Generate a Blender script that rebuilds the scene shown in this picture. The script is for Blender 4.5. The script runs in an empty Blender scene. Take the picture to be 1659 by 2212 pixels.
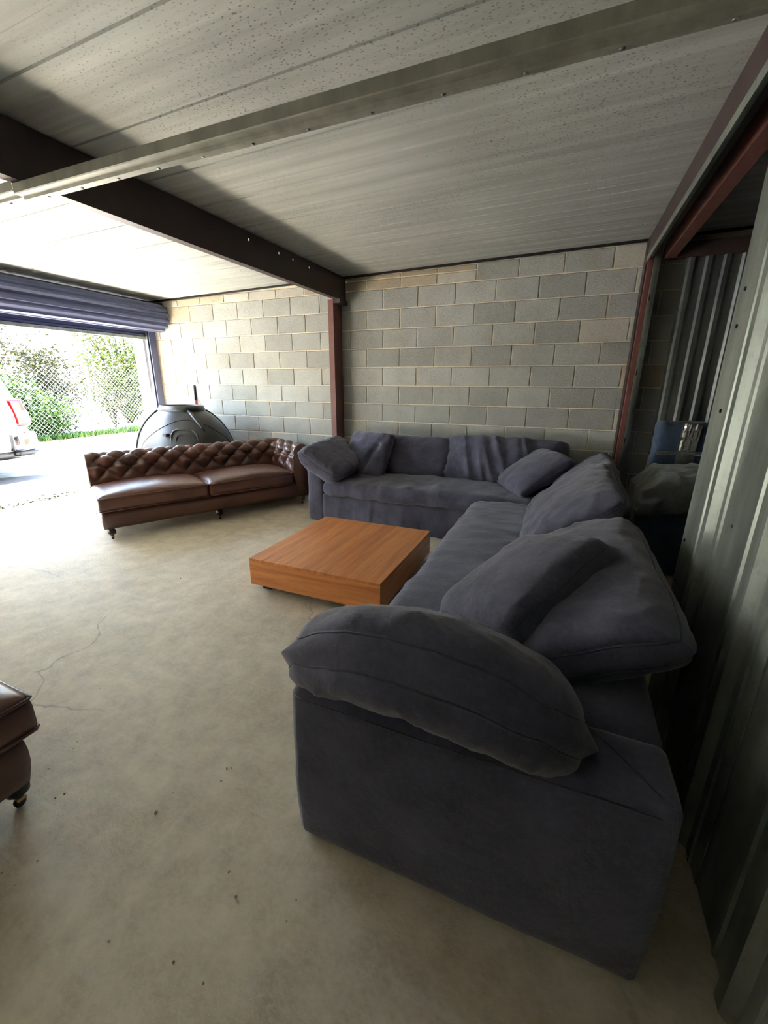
import bpy, bmesh, math, random
from mathutils import Vector, Matrix, noise

# ---------------------------------------------------------------- camera, sky, sun, exposure
sc = bpy.context.scene
col = sc.collection
cam_d = bpy.data.cameras.new('camera'); cam = bpy.data.objects.new('camera', cam_d); col.objects.link(cam)
RT = ((0.921103, 0.389293, 0.004483), (0.11836, -0.269044, -0.955827), (-0.37089, 0.880946, -0.293894))
CAM = Vector((2.1948, -4.6880, 1.4203))
m = Matrix.Identity(4)
for i in range(3):
    m[i][0] = RT[0][i]; m[i][1] = -RT[1][i]; m[i][2] = -RT[2][i]; m[i][3] = CAM[i]
cam.matrix_world = m
cam_d.sensor_fit = 'VERTICAL'; cam_d.sensor_height = 36.0; cam_d.lens = 14.6912
cam_d.clip_start = 0.02; cam_d.clip_end = 300
sc.camera = cam

SUN_EL, SUN_DIR = math.radians(72), Vector((0.82, 0.57, 0))      # the way the light travels over the ground
world = bpy.data.worlds.new('sky'); sc.world = world; world.use_nodes = True
wn = world.node_tree.nodes; wl = world.node_tree.links
sky = wn.new('ShaderNodeTexSky'); sky.sky_type = 'NISHITA'; sky.sun_disc = False
sky.sun_elevation = SUN_EL; sky.sun_rotation = math.atan2(-SUN_DIR.x, -SUN_DIR.y); sky.air_density = 1.6; sky.dust_density = 3.0; sky.ozone_density = 1.0
wl.new(sky.outputs[0], wn['Background'].inputs[0]); wn['Background'].inputs[1].default_value = 0.09
sun_d = bpy.data.lights.new('sun', 'SUN'); sun_d.energy = 6.0; sun_d.angle = 0.0093; sun_d.color = (1, .985, .97)
sun = bpy.data.objects.new('sun', sun_d); col.objects.link(sun)
d = SUN_DIR.normalized() * math.cos(SUN_EL) + Vector((0, 0, -math.sin(SUN_EL)))
sun.rotation_euler = d.to_track_quat('-Z', 'Y').to_euler(); sun.location = (-8, -6, 9)
vs = sc.view_settings
vs.view_transform = 'Standard'; vs.look = 'None'; vs.gamma = 1; vs.use_curve_mapping = False
vs.exposure = 5.75
sc.cycles.max_bounces = 12; sc.cycles.diffuse_bounces = 8; sc.cycles.glossy_bounces = 4; sc.cycles.transmission_bounces = 6
sc.cycles.caustics_reflective = False; sc.cycles.caustics_refractive = False
sc.cycles.sample_clamp_indirect = 12; sc.cycles.use_denoising = True

# ---------------------------------------------------------------- material helpers
def srgb(r, g, b):
    f = lambda c: (c/255/12.92 if c/255 <= .04045 else ((c/255+.055)/1.055)**2.4)
    return (f(r), f(g), f(b), 1)

class NT:
    def __init__(s, name):
        s.m = bpy.data.materials.new(name); s.m.use_nodes = True
        s.t = s.m.node_tree; s.n = s.t.nodes; s.l = s.t.links; s.b = s.n['Principled BSDF']
        s._tc = None
    def tc(s, kind='Object'):
        if not s._tc: s._tc = s.n.new('ShaderNodeTexCoord')
        return s._tc.outputs[kind]
    def pos(s): return s.n.new('ShaderNodeNewGeometry').outputs['Position']
    def mapping(s, v, scale=(1, 1, 1), rot=(0, 0, 0), loc=(0, 0, 0)):
        n = s.n.new('ShaderNodeMapping'); s.l.new(v, n.inputs[0])
        n.inputs['Scale'].default_value = scale; n.inputs['Rotation'].default_value = rot; n.inputs['Location'].default_value = loc
        return n.outputs[0]
    def noise(s, v, scale, detail=4, rough=.55, dist=0):
        n = s.n.new('ShaderNodeTexNoise'); s.l.new(v, n.inputs['Vector'])
        n.inputs['Scale'].default_value = scale; n.inputs['Detail'].default_value = detail
        n.inputs['Roughness'].default_value = rough; n.inputs['Distortion'].default_value = dist
        return n.outputs['Fac']
    def voro(s, v, scale, feature='F1', rnd=1):
        n = s.n.new('ShaderNodeTexVoronoi'); n.feature = feature; s.l.new(v, n.inputs['Vector'])
        n.inputs['Scale'].default_value = scale; n.inputs['Randomness'].default_value = rnd
        return n.outputs['Distance']
    def ramp(s, v, a, b, ca=(0, 0, 0, 1), cb=(1, 1, 1, 1)):
        n = s.n.new('ShaderNodeValToRGB'); s.l.new(v, n.inputs[0])
        e = n.color_ramp.elements; e[0].position = a; e[1].position = b; e[0].color = ca; e[1].color = cb
        return n.outputs[0]
    def mix(s, f, a, b, mode='MIX'):
        n = s.n.new('ShaderNodeMix'); n.data_type = 'RGBA'; n.blend_type = mode
        for i, v in ((0, f), (6, a), (7, b)):
            if hasattr(v, 'is_output'): s.l.new(v, n.inputs[i])
            else: n.inputs[i].default_value = v if i else float(v)
        return n.outputs[2]
    def math(s, op, a, b=None, clamp=False):
        n = s.n.new('ShaderNodeMath'); n.operation = op; n.use_clamp = clamp
        for i, v in ((0, a), (1, b)):
            if v is None: continue
            if hasattr(v, 'is_output'): s.l.new(v, n.inputs[i])
            else: n.inputs[i].default_value = v
        return n.outputs[0]
    def rnd(s): return s.n.new('ShaderNodeObjectInfo').outputs['Random']
    def bump(s, h, strength, dist=.01, prev=None):
        n = s.n.new('ShaderNodeBump'); s.l.new(h, n.inputs['Height'])
        n.inputs['Strength'].default_value = strength; n.inputs['Distance'].default_value = dist
        if prev is not None: s.l.new(prev, n.inputs['Normal'])
        s.l.new(n.outputs[0], s.b.inputs['Normal']); return n.outputs[0]
    def set(s, color=None, rough=None, metal=None, **kw):
        for k, v in (('Base Color', color), ('Roughness', rough), ('Metallic', metal)) + tuple(kw.items()):
            if v is None: continue
            if hasattr(v, 'is_output'): s.l.new(v, s.b.inputs[k])
            else: s.b.inputs[k].default_value = v
        return s

def simple(name, c, rough=.6, metal=0, var=.12, scale=8, bump=0, **kw):
    t = NT(name); v = t.pos()
    f = t.noise(v, scale, 5)
    dark = tuple(x*(1-var) for x in c[:3]) + (1,); lite = tuple(min(1, x*(1+var)) for x in c[:3]) + (1,)
    t.set(t.ramp(f, .3, .7, dark, lite), rough, metal, **kw)
    if bump: t.bump(t.noise(v, scale*8, 4), bump, .004)
    return t.m

M = {}
# concrete floor
t = NT('concrete_floor'); v = t.pos()
n1 = t.noise(v, 1.1, 5, .6); n2 = t.noise(v, 9, 6, .65); n3 = t.noise(t.mapping(v, (1, 1.5, 1), (0, 0, .9)), 45, 4, .7)
c = t.ramp(n1, .3, .72, srgb(188, 176, 153), srgb(219, 208, 186))
c = t.mix(t.ramp(n2, .36, .64), t.mix(.4, c, srgb(128, 118, 98)), c)
c = t.mix(t.math('MULTIPLY', t.ramp(n3, .42, .72), .5), c, srgb(206, 199, 182))
wv = t.mapping(v, (1, 1, 0))
dn = t.n.new('ShaderNodeTexNoise'); t.l.new(wv, dn.inputs['Vector']); dn.inputs['Scale'].default_value = 2.2; dn.inputs['Detail'].default_value = 6
dv = t.n.new('ShaderNodeVectorMath'); dv.operation = 'MULTIPLY_ADD'; t.l.new(dn.outputs['Color'], dv.inputs[0]); dv.inputs[1].default_value = (.5, .5, 0); t.l.new(wv, dv.inputs[2])
cr = t.voro(dv.outputs[0], .55, 'DISTANCE_TO_EDGE')
crm = t.math('MULTIPLY', t.ramp(cr, 0, .0028, (1, 1, 1, 1), (0, 0, 0, 1)), t.ramp(t.noise(v, .9, 2), .45, .55))
c = t.mix(t.math('MULTIPLY', crm, .45), c, srgb(96, 88, 74))
ws = t.noise(t.mapping(v, (1.2, 26, 1), (0, 0, 1.05)), 1.0, 3, .5)
ws2 = t.noise(t.mapping(v, (40, 1.1, 1), (0, 0, .35)), 1.0, 2, .5)
c = t.mix(t.math('MULTIPLY', t.ramp(ws, .62, .70), .22), c, srgb(215, 208, 192))
c = t.mix(t.math('MULTIPLY', t.ramp(ws2, .68, .74), .22), c, srgb(214, 208, 194))
sp = t.voro(v, 17); c = t.mix(t.math('MULTIPLY', t.ramp(sp, .03, .07, (1, 1, 1, 1), (0, 0, 0, 1)), t.ramp(t.noise(v, 3, 2), .5, .62)), c, srgb(92, 84, 70))
t.set(c, t.ramp(n2, .3, .7, (.6, .6, .6, 1), (.8, .8, .8, 1))); t.b.inputs['Specular IOR Level'].default_value = .12
b1 = t.bump(n2, .35, .006); b2 = t.bump(n3, .5, .0035, b1); t.bump(crm, -.6, .004, b2)
M['floor'] = t.m

# concrete block, with a shade of its own for each block
def blockmat(name, lo, hi):
    t = NT(name); v = t.pos(); r = t.rnd()
    n1 = t.noise(v, 3, 4); n2 = t.noise(v, 60, 5, .7); n3 = t.voro(v, 90)
    c = t.ramp(r, 0, 1, lo, hi)
    c = t.mix(t.math('MULTIPLY', t.ramp(n1, .4, .7), .25), c, srgb(120, 112, 98))
    c = t.mix(t.math('MULTIPLY', t.ramp(n2, .5, .72), .4), c, srgb(188, 184, 172))
    c = t.mix(t.math('MULTIPLY', t.ramp(n3, .08, .22, (1, 1, 1, 1), (0, 0, 0, 1)), .5), c, srgb(92, 86, 76))
    t.set(c, .92); t.bump(n3, .6, .004, t.bump(n2, .8, .005)); return t.m
M['block'] = blockmat('concrete_block', srgb(162, 164, 159), srgb(188, 190, 185))
M['block_pale'] = blockmat('concrete_block_pale', srgb(196, 192, 182), srgb(212, 208, 198))
M['block_tan'] = blockmat('concrete_block_tan', srgb(176, 164, 144), srgb(192, 181, 160))
M['mortar'] = simple('mortar', srgb(228, 219, 198), .95, 0, .12, 14, .4)

# galvanised ceiling pans: streaks along the pans, pitted with corrosion
t = NT('galvanised_pan'); v = t.pos()
st = t.noise(t.mapping(v, (.35, 9, 1)), 1.6, 6, .62); n1 = t.noise(v, .9, 4)
c = t.ramp(st, .3, .72, srgb(163, 167, 164), srgb(198, 202, 199))
c = t.mix(t.math('MULTIPLY', t.ramp(n1, .42, .68), .35), c, srgb(140, 140, 134))
pit = t.voro(t.mapping(v, (1, 2.1, 1), (0, 0, .6)), 44); pm = t.ramp(t.noise(v, .8, 3), .40, .60)
pm2 = t.math('MULTIPLY', t.ramp(pit, .14, .30, (1, 1, 1, 1), (0, 0, 0, 1)), pm)
c = t.mix(t.math('MULTIPLY', pm2, .7), c, srgb(86, 74, 58))
t.set(c, .6, 0); t.b.inputs['Specular IOR Level'].default_value = .3; t.bump(st, .15, .01); M['pan'] = t.m

def galv(name, lo, hi, rough=.38, metal=.75):
    t = NT(name); v = t.pos()
    a = t.noise(t.mapping(v, (4, 4, .5)), 2.5, 5, .6); b = t.noise(v, 22, 5, .7)
    c = t.ramp(a, .32, .7, lo, hi); c = t.mix(t.math('MULTIPLY', t.ramp(b, .52, .7), .35), c, srgb(110, 108, 98))
    t.set(c, t.ramp(a, .3, .7, (rough,)*3 + (1,), (rough+.15,)*3 + (1,)), metal); return t.m
M['galv'] = galv('galvanised_steel', srgb(126, 134, 127), srgb(172, 178, 170))
M['galv_dark'] = galv('galvanised_steel_dull', srgb(120, 126, 124), srgb(164, 170, 166), .3, .8)
M['galv_matt'] = galv('weathered_galvanised_steel', srgb(116, 116, 106), srgb(150, 150, 138), .5, .4)
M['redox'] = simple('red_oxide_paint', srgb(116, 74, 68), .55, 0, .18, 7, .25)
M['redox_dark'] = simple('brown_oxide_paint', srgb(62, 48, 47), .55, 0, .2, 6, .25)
M['slate'] = simple('slate_blue_paint', srgb(84, 90, 122), .34, .25, .08, 3)
M['rubber'] = simple('black_rubber', srgb(22, 22, 24), .7)
M['dark_wood'] = simple('dark_turned_wood', srgb(34, 26, 22), .35)
M['brass'] = simple('brass', srgb(170, 140, 84), .35, .9)
M['black'] = simple('black_steel', srgb(18, 18, 19), .45)

def fabric(name, lo, hi, scale=1):
    t = NT(name); v = t.pos()
    a = t.noise(v, 5, 5, .6); b = t.noise(v, 55, 4, .7)
    c = t.ramp(a, .3, .72, lo, hi); c = t.mix(t.math('MULTIPLY', t.ramp(b, .45, .75), .3), c, tuple(min(1, x*1.5) for x in hi[:3]) + (1,))
    t.set(c, .95); t.b.inputs['Sheen Weight'].default_value = .25; t.b.inputs['Sheen Roughness'].default_value = .5
    w1 = t.noise(t.mapping(v, (1, 1, 1)), 420, 2, .6); w2 = t.noise(v, 22, 5, .65); w3 = t.noise(t.mapping(v, (3.2, 1, 1.4), (.3, .2, .7)), 7, 4, .6, .8)
    t.bump(w1, .25, .0015, t.bump(w2, .35, .009, t.bump(w3, .2, .02))); return t.m
M['navy'] = fabric('washed_navy_linen', srgb(55, 55, 70), srgb(86, 86, 105))
M['navy_dark'] = fabric('navy_quilt', srgb(38, 52, 72), srgb(64, 82, 106))
M['quilt_grey'] = fabric('grey_quilt', srgb(96, 100, 98), srgb(134, 136, 132))
M['navy_seam'] = fabric('navy_seam', srgb(48, 50, 62), srgb(64, 66, 80))

t = NT('brown_leather'); v = t.pos()
a = t.noise(v, 4, 5); g = t.voro(v, 190); b = t.noise(v, 40, 4)
c = t.ramp(a, .3, .75, srgb(72, 47, 39), srgb(108, 70, 57))
t.set(c, t.ramp(b, .3, .7, (.28, .28, .28, 1), (.42, .42, .42, 1)))
t.b.inputs['Specular IOR Level'].default_value = .6
t.bump(g, .12, .0012, t.bump(b, .12, .003)); M['leather'] = t.m

def wood(name, axis):
    t = NT(name); v = t.pos()
    sc_ = {'y': (26, 1.3, 26), 'x': (1.3, 26, 26)}[axis]
    w = t.noise(t.mapping(v, sc_), 1.0, 6, .6, .6); f = t.noise(t.mapping(v, tuple(s*6 for s in sc_)), 1.0, 3, .6)
    big = t.noise(t.mapping(v, tuple(s*.28 for s in sc_)), 1.0, 3, .5, 1.0)
    c = t.ramp(w, .34, .68, srgb(172, 100, 52), srgb(218, 142, 80))
    c = t.mix(t.math('MULTIPLY', t.ramp(f, .5, .7), .4), c, srgb(146, 82, 42))
    c = t.mix(t.math('MULTIPLY', t.ramp(big, .45, .62), .35), c, srgb(226, 154, 92))
    t.set(c, .33); t.bump(f, .06, .001); return t.m
M['wood_y'] = wood('teak_veneer', 'y'); M['wood_x'] = wood('teak_veneer_side', 'x')
M['plastic'] = simple('black_moulded_plastic', srgb(28, 30, 31), .36, 0, .25, 6)
M['plastic_dark'] = simple('black_plastic_trim', srgb(24, 25, 27), .4)
M['red'] = simple('red_paint', srgb(170, 30, 34), .4)
M['asphalt'] = simple('asphalt', srgb(132, 129, 123), .9, 0, .25, 5, .5)
M['asphalt_shadow'] = simple('car_shadow_asphalt', srgb(26, 28, 32), .7, 0, .5, 12, .8)  # near-black asphalt that paints in the shade of the parked car
M['apron'] = simple('apron_concrete', srgb(160, 155, 144), .9, 0, .12, 4, .3)
M['yellow'] = simple('worn_yellow_paint', srgb(120, 74, 10), .8, 0, .25, 9)
M['exterior'] = simple('white_exterior_paint', srgb(226, 222, 212), .8, 0, .05, 4)
M['white_paint'] = simple('white_car_paint', srgb(226, 226, 224), .25, 0, .02, 2)
M['chrome'] = simple('chrome', srgb(176, 176, 180), .12, 1, .03, 3)
M['glass_dark'] = simple('tinted_glass', srgb(20, 24, 28), .08)
M['lens_red'] = simple('red_lens', srgb(88, 2, 6), .15)
M['lens_white'] = simple('clear_lens', srgb(232, 230, 226), .15)
M['alloy'] = simple('alloy', srgb(150, 150, 152), .35, .8)
M['fence'] = simple('galvanised_wire', srgb(168, 172, 172), .4, .6)
M['bark'] = simple('bark', srgb(58, 48, 36), .9, 0, .3, 12)
M['litter'] = simple('dry_leaves', srgb(92, 58, 28), .9, 0, .4, 14)
M['stone'] = simple('crushed_stone', srgb(150, 144, 132), .9, 0, .25, 40, .5)
M['tape'] = simple('clear_packing_tape', srgb(196, 196, 192), .12, .75, .2, 40)
def leaf(name, a, b):
    t = NT(name); c = t.ramp(t.noise(t.pos(), 2.6, 3), .3, .7, a, b); t.set(c, .5)
    t.b.inputs['Transmission Weight'].default_value = 0
    tr = t.n.new('ShaderNodeBsdfTranslucent'); t.l.new(c, tr.inputs[0]); mx = t.n.new('ShaderNodeMixShader'); mx.inputs[0].default_value = .16
    t.l.new(t.b.outputs[0], mx.inputs[1]); t.l.new(tr.outputs[0], mx.inputs[2]); t.l.new(mx.outputs[0], t.n['Material Output'].inputs[0]); return t.m
M['leaf'] = leaf('spring_leaf', srgb(22, 46, 3), srgb(46, 76, 8)); M['leaf2'] = leaf('yellow_green_leaf', srgb(34, 48, 4), srgb(60, 72, 9))
M['leaf3'] = leaf('olive_leaf', srgb(22, 26, 6), srgb(42, 43, 12))

# ---------------------------------------------------------------- mesh helpers
def obj(name, V, F, mat, parent=None, smooth=False, base=None):
    """one mesh object; V are world points, or points in the parent's frame when there is a parent"""
    me = bpy.data.meshes.new(name)
    if base is not None:
        bx = Vector(base); V = [Vector(p) - bx for p in V]
    me.from_pydata([tuple(p) for p in V], [], F); me.validate()
    bm = bmesh.new(); bm.from_mesh(me); bmesh.ops.recalc_face_normals(bm, faces=bm.faces); bm.to_mesh(me); bm.free()
    if smooth: me.polygons.foreach_set('use_smooth', [True]*len(me.polygons))
    me.materials.append(M[mat] if isinstance(mat, str) else mat)
    o = bpy.data.objects.new(name, me); col.objects.link(o)
    if base is not None: o.location = base
    if parent is not None: o.parent = parent
    return o
def link_copy(o, parent, loc=None, rot=None, scale=None):
    c = o.copy(); col.objects.link(c); c.parent = parent
    if loc is not None: c.location = loc
    if rot is not None: c.rotation_euler = rot
    if scale is not None: c.scale = scale
    return c
def copy_tree(o, parent=None):
    c = o.copy(); col.objects.link(c); c.parent = parent
    for ch in list(o.children): copy_tree(ch, c)
    return c
def tag(o, label=None, cat=None, group=None, kind=None):
    for k, v in (('label', label), ('category', cat), ('group', group), ('kind', kind)):
        if v: o[k] = v
    return o
def empty(name, loc=(0, 0, 0), rz=0, parent=None):
    o = bpy.data.objects.new(name, None); col.objects.link(o); o.location = loc; o.rotation_euler = (0, 0, rz); o.parent = parent
    o.empty_display_size = .1
    return o
class MB:
    def __init__(s): s.V = []; s.F = []
    def add(s, V, F):
        k = len(s.V); s.V += [Vector(p) for p in V]; s.F += [tuple(i+k for i in f) for f in F]; return s
    def box(s, x0, x1, y0, y1, z0, z1):
        V = [(x, y, z) for x in (x0, x1) for y in (y0, y1) for z in (z0, z1)]
        return s.add(V, [(0, 1, 3, 2), (4, 6, 7, 5), (0, 4, 5, 1), (2, 3, 7, 6), (0, 2, 6, 4), (1, 5, 7, 3)])
    def tube(s, P, r, n=8, caps=True, closed=False):
        P = [Vector(p) for p in P]; k = len(s.V); N = len(P); R = r if hasattr(r, '__len__') else [r]*N
        up = None
        for i, p in enumerate(P):
            a = P[(i-1) % N] if (closed or i) else p; b = P[(i+1) % N] if (closed or i < N-1) else p
            d = (b-a).normalized() if (b-a).length > 1e-9 else Vector((0, 0, 1))
            if up is None: up = d.orthogonal().normalized()
            up = (up - d*up.dot(d)); up = up.normalized() if up.length > 1e-6 else d.orthogonal().normalized()
            w = d.cross(up)
            for j in range(n):
                t = 2*math.pi*j/n; s.V.append(p + (up*math.cos(t)+w*math.sin(t))*R[i])
        for i in range(N if closed else N-1):
            for j in range(n):
                a, b = k+i*n+j, k+i*n+(j+1) % n; c, d2 = k+((i+1) % N)*n+(j+1) % n, k+((i+1) % N)*n+j
                s.F.append((a, b, c, d2))
        if caps and not closed:
            s.F.append(tuple(k+j for j in range(n))); s.F.append(tuple(k+(N-1)*n+j for j in range(n)))
        return s
    def lathe(s, prof, c=(0, 0, 0), n=24, axis='z'):
        k = len(s.V); cx, cy, cz = c
        for r, h in prof:
            for j in range(n):
                t = 2*math.pi*j/n; a, b = r*math.cos(t), r*math.sin(t)
                s.V.append(Vector((cx+a, cy+b, cz+h) if axis == 'z' else ((cx+h, cy+a, cz+b) if axis == 'x' else (cx+a, cy+h, cz+b))))
        for i in range(len(prof)-1):
            for j in range(n): s.F.append((k+i*n+j, k+i*n+(j+1) % n, k+(i+1)*n+(j+1) % n, k+(i+1)*n+j))
        s.F.append(tuple(k+j for j in range(n))); s.F.append(tuple(k+(len(prof)-1)*n+j for j in range(n)))
        return s
    def extrude(s, prof, axis, a, b):
        """closed 2-D profile pushed along an axis: prof in the two other axes, in order"""
        n = len(prof); k = len(s.V)
        for h in (a, b):
            for p in prof:
                s.V.append(Vector((h, p[0], p[1]) if axis == 'x' else ((p[0], h, p[1]) if axis == 'y' else (p[0], p[1], h))))
        for i in range(n): s.F.append((k+i, k+(i+1) % n, k+n+(i+1) % n, k+n+i))
        s.F.append(tuple(k+i for i in range(n))); s.F.append(tuple(k+n+i for i in range(n)))
        return s
    def build(s, name, mat, parent=None, smooth=False, base=None): return obj(name, s.V, s.F, mat, parent, smooth, base)
def bevel(o, w=.004, seg=2):
    md = o.modifiers.new('bevel', 'BEVEL'); md.width = w; md.segments = seg; md.limit_method = 'ANGLE'; md.angle_limit = math.radians(40); return o
def rgrid(lo, hi, r, cell=.03, disp=None):
    """box with rounded edges as an even grid, so that it can be dented and crowned; disp(p, n) moves points"""
    lo, hi = Vector(lo), Vector(hi); c = (lo+hi)/2; h = (hi-lo)/2; r = min(r, min(h)*.999)
    N = [max(2, int(round(2*h[i]/cell))) for i in range(3)]
    idx = {}; V = []; F = []; NN = []
    def vert(i, j, k):
        key = (i, j, k)
        if key in idx: return idx[key]
        p = Vector([-h[a] + 2*h[a]*q/N[a] for a, q in enumerate(key)])
        inner = Vector([max(-(h[a]-r), min(h[a]-r, p[a])) for a in range(3)])
        dd = p-inner; nn = dd.normalized() if dd.length > 1e-9 else Vector((0, 0, 1))
        q = inner + nn*r + c
        if disp: q = disp(q, nn)
        idx[key] = len(V); V.append(q); return idx[key]
    for a in range(3):
        b, e = (a+1) % 3, (a+2) % 3
        for side in (0, N[a]):
            for i in range(N[b]):
                for j in range(N[e]):
                    ks = []
                    for di, dj in ((0, 0), (1, 0), (1, 1), (0, 1)):
                        key = [0, 0, 0]; key[a] = side; key[b] = i+di; key[e] = j+dj; ks.append(vert(*key))
                    F.append(tuple(ks))
    return V, F
def fbm(p, s=1.0, o=0.0):
    p = Vector(p)*s + Vector((o*7.13, o*3.71, o*5.37)); return noise.fractal(p, .9, 2.1, 4)
def ridge(p, s, o): return 1-2*abs(noise.noise(Vector(p)*s + Vector((o*3.3, o*1.7, o*9.1))))

# ---------------------------------------------------------------- the setting
XL, XR, YB, YF = -3.45, 2.72, 0.0, -6.6
def zc(x): return 2.565 + .0185*x
o = MB().box(XL-.2, 5.6, YF, .2, -.12, 0).build('floor', 'floor'); tag(o, 'worn beige concrete slab with hairline cracks', kind='structure')

# back wall: mortar body, blocks proud of it one by one
wb = MB().box(XL-.2, 5.6, .0, .2, 0, 2.9).build('wall_back', 'mortar'); tag(wb, 'unpainted concrete block wall in running bond', kind='structure')
HB, CH, Z0 = .2032, .2032, 2.309
MJ = .0055
block_cache = {}
def block_mesh(w, h):
    key = (round(w, 4), round(h, 4))
    if key in block_cache: return block_cache[key]
    me = bpy.data.meshes.new('block'); e = .005; dpt = .011
    x, z = w/2, h/2
    V = [(-x, 0, -z), (x, 0, -z), (x, 0, z), (-x, 0, z), (-x, -dpt+.004, -z), (x, -dpt+.004, -z), (x, -dpt+.004, z), (-x, -dpt+.004, z),
         (-x+e, -dpt, -z+e), (x-e, -dpt, -z+e), (x-e, -dpt, z-e), (-x+e, -dpt, z-e)]
    F = [(8, 9, 10, 11)]
    for i in range(4): j = (i+1) % 4; F += [(i, j, 4+j, 4+i), (4+i, 4+j, 8+j, 8+i)]
    F.append((3, 2, 1, 0))
    me.from_pydata(V, [], F); me.update(); me.materials.append(M['block']); block_cache[key] = me; return me
rng = random.Random(4)
def block(x0, x1, z0, z1, mat=None):
    if x1-x0 < .02 or z1-z0 < .02: return
    me = block_mesh(x1-x0, z1-z0); o = bpy.data.objects.new('block', me); col.objects.link(o); o.parent = wb
    o.location = ((x0+x1)/2, rng.uniform(-.0015, .0015)+.0015, (z0+z1)/2)
    if mat: o.material_slots[0].link = 'OBJECT'; o.material_slots[0].material = M[mat]
XE = 3.1
for r in range(-1, 12):
    zt, zb = Z0 - CH*r + CH/2 - MJ, Z0 - CH*r - CH/2 + MJ
    zb = max(zb, .004)
    start = -19 if r % 2 == 0 else -18
    k = start
    while k*HB < XE:
        x0, x1 = max(k*HB+MJ, XL+.02), min((k+2)*HB-MJ, XE)
        if x1 > XL+.05:
            mat = None
            if r == 2 and k == 11: mat = 'block_pale'
            if r == 4 and k == 13: mat = 'block_tan'
            if x1 < -2.5 and rng.random() < .45: mat = 'block_tan'
            if r == -1:
                top = min(zc(x0), zc(x1)) - .018
                if x0 < 1.2:
                    zm = min(zb+.088, top); block(x0, x1, zb, zm, 'block_pale' if (x0 > .2 or x0 < -.8) and rng.random() < .7 else 'block_tan')
                    block(x0, x1, zm+.012, top, 'block_tan')
                else: block(x0, x1, zb, top, 'block_pale' if k == 12 else None)
            else: block(x0, x1, zb, zt, mat)
        k += 2

# left wall with the roller door opening
DY0, DY1, DH = -2.6, -.14, 2.10
EY0, EY1 = -5.65, -3.19                                            # assumed door out of view, added half open to brighten the foreground
mb = MB(); mb.box(XL-.2, XL, DY1, 0, 0, 2.9).box(XL-.2, XL, EY1, DY0, 0, 2.9).box(XL-.2, XL, YF, EY0, 0, 2.9)
mb.box(XL-.2, XL, DY0, DY1, DH+.12, 2.9).box(XL-.2, XL, EY0, EY1, DH+.12, 2.9)
tag(mb.build('wall_left', 'exterior'), 'front wall around the roller door opening', kind='structure')
tag(MB().box(XL-.2, 5.6, YF-.2, YF, 0, 2.9).build('wall_front', 'block'), 'plain block wall across the room', kind='structure')
tag(MB().box(5.6, 5.8, YF-.2, .2, 0, 2.9).build('wall_bay', 'galv_dark'), 'metal far wall of the next bay', kind='structure')

# ceiling: roof slab above, pans hung below it one by one
ce = MB()
ce.add([(x, y, zc(x)+dz) for x in (XL-.2, 5.6) for y in (YF-.2, .2) for dz in (.03, .3)], [(0, 1, 3, 2), (4, 6, 7, 5), (0, 4, 5, 1), (2, 3, 7, 6), (0, 2, 6, 4), (1, 5, 7, 3)])
ceil_o = ce.build('ceiling', 'redox_dark'); tag(ceil_o, 'underside of a metal roof in long galvanised pans', kind='structure')
PW = .415
prof = [(0, .016), (.006, .0), (.10, .0), (.106, .0028), (.124, .0028), (.130, 0), (.275, 0), (.281, .0028), (.299, .0028), (.305, 0), (PW-.008, 0), (PW-.003, .016)]
prof = prof + [(p[0], p[1]+.004) for p in reversed(prof)]
pan_me = None
for i in range(16):
    y1 = -.03 - PW*i; y0 = y1 - PW
    if pan_me is None:
        n = len(prof); V = []; F = []
        xs = [XL+.01, XL+2, -.3, 1.2, 2.7, 5.55]
        for x in xs:
            for a, b in prof: V.append((x, a, zc(x)+b))
        for k in range(len(xs)-1):
            for j in range(n): F.append((k*n+j, k*n+(j+1) % n, (k+1)*n+(j+1) % n, (k+1)*n+j))
        F += [tuple(range(n)), tuple((len(xs)-1)*n+j for j in range(n))]
        o = obj('ceiling_pan', V, F, 'pan', ceil_o); o.location = (0, y0, 0); pan_me = o
    else: link_copy(pan_me, ceil_o, (0, y0, 0))
o = obj('ceiling_edge_strip', [(x, y, zc(x)+dz) for x in (XL+.01, 5.55) for y in (-.032, -.002) for dz in (-.016, .01)], [(0, 1, 3, 2), (4, 6, 7, 5), (0, 4, 5, 1), (2, 3, 7, 6), (0, 2, 6, 4), (1, 5, 7, 3)], 'black', ceil_o)

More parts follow.
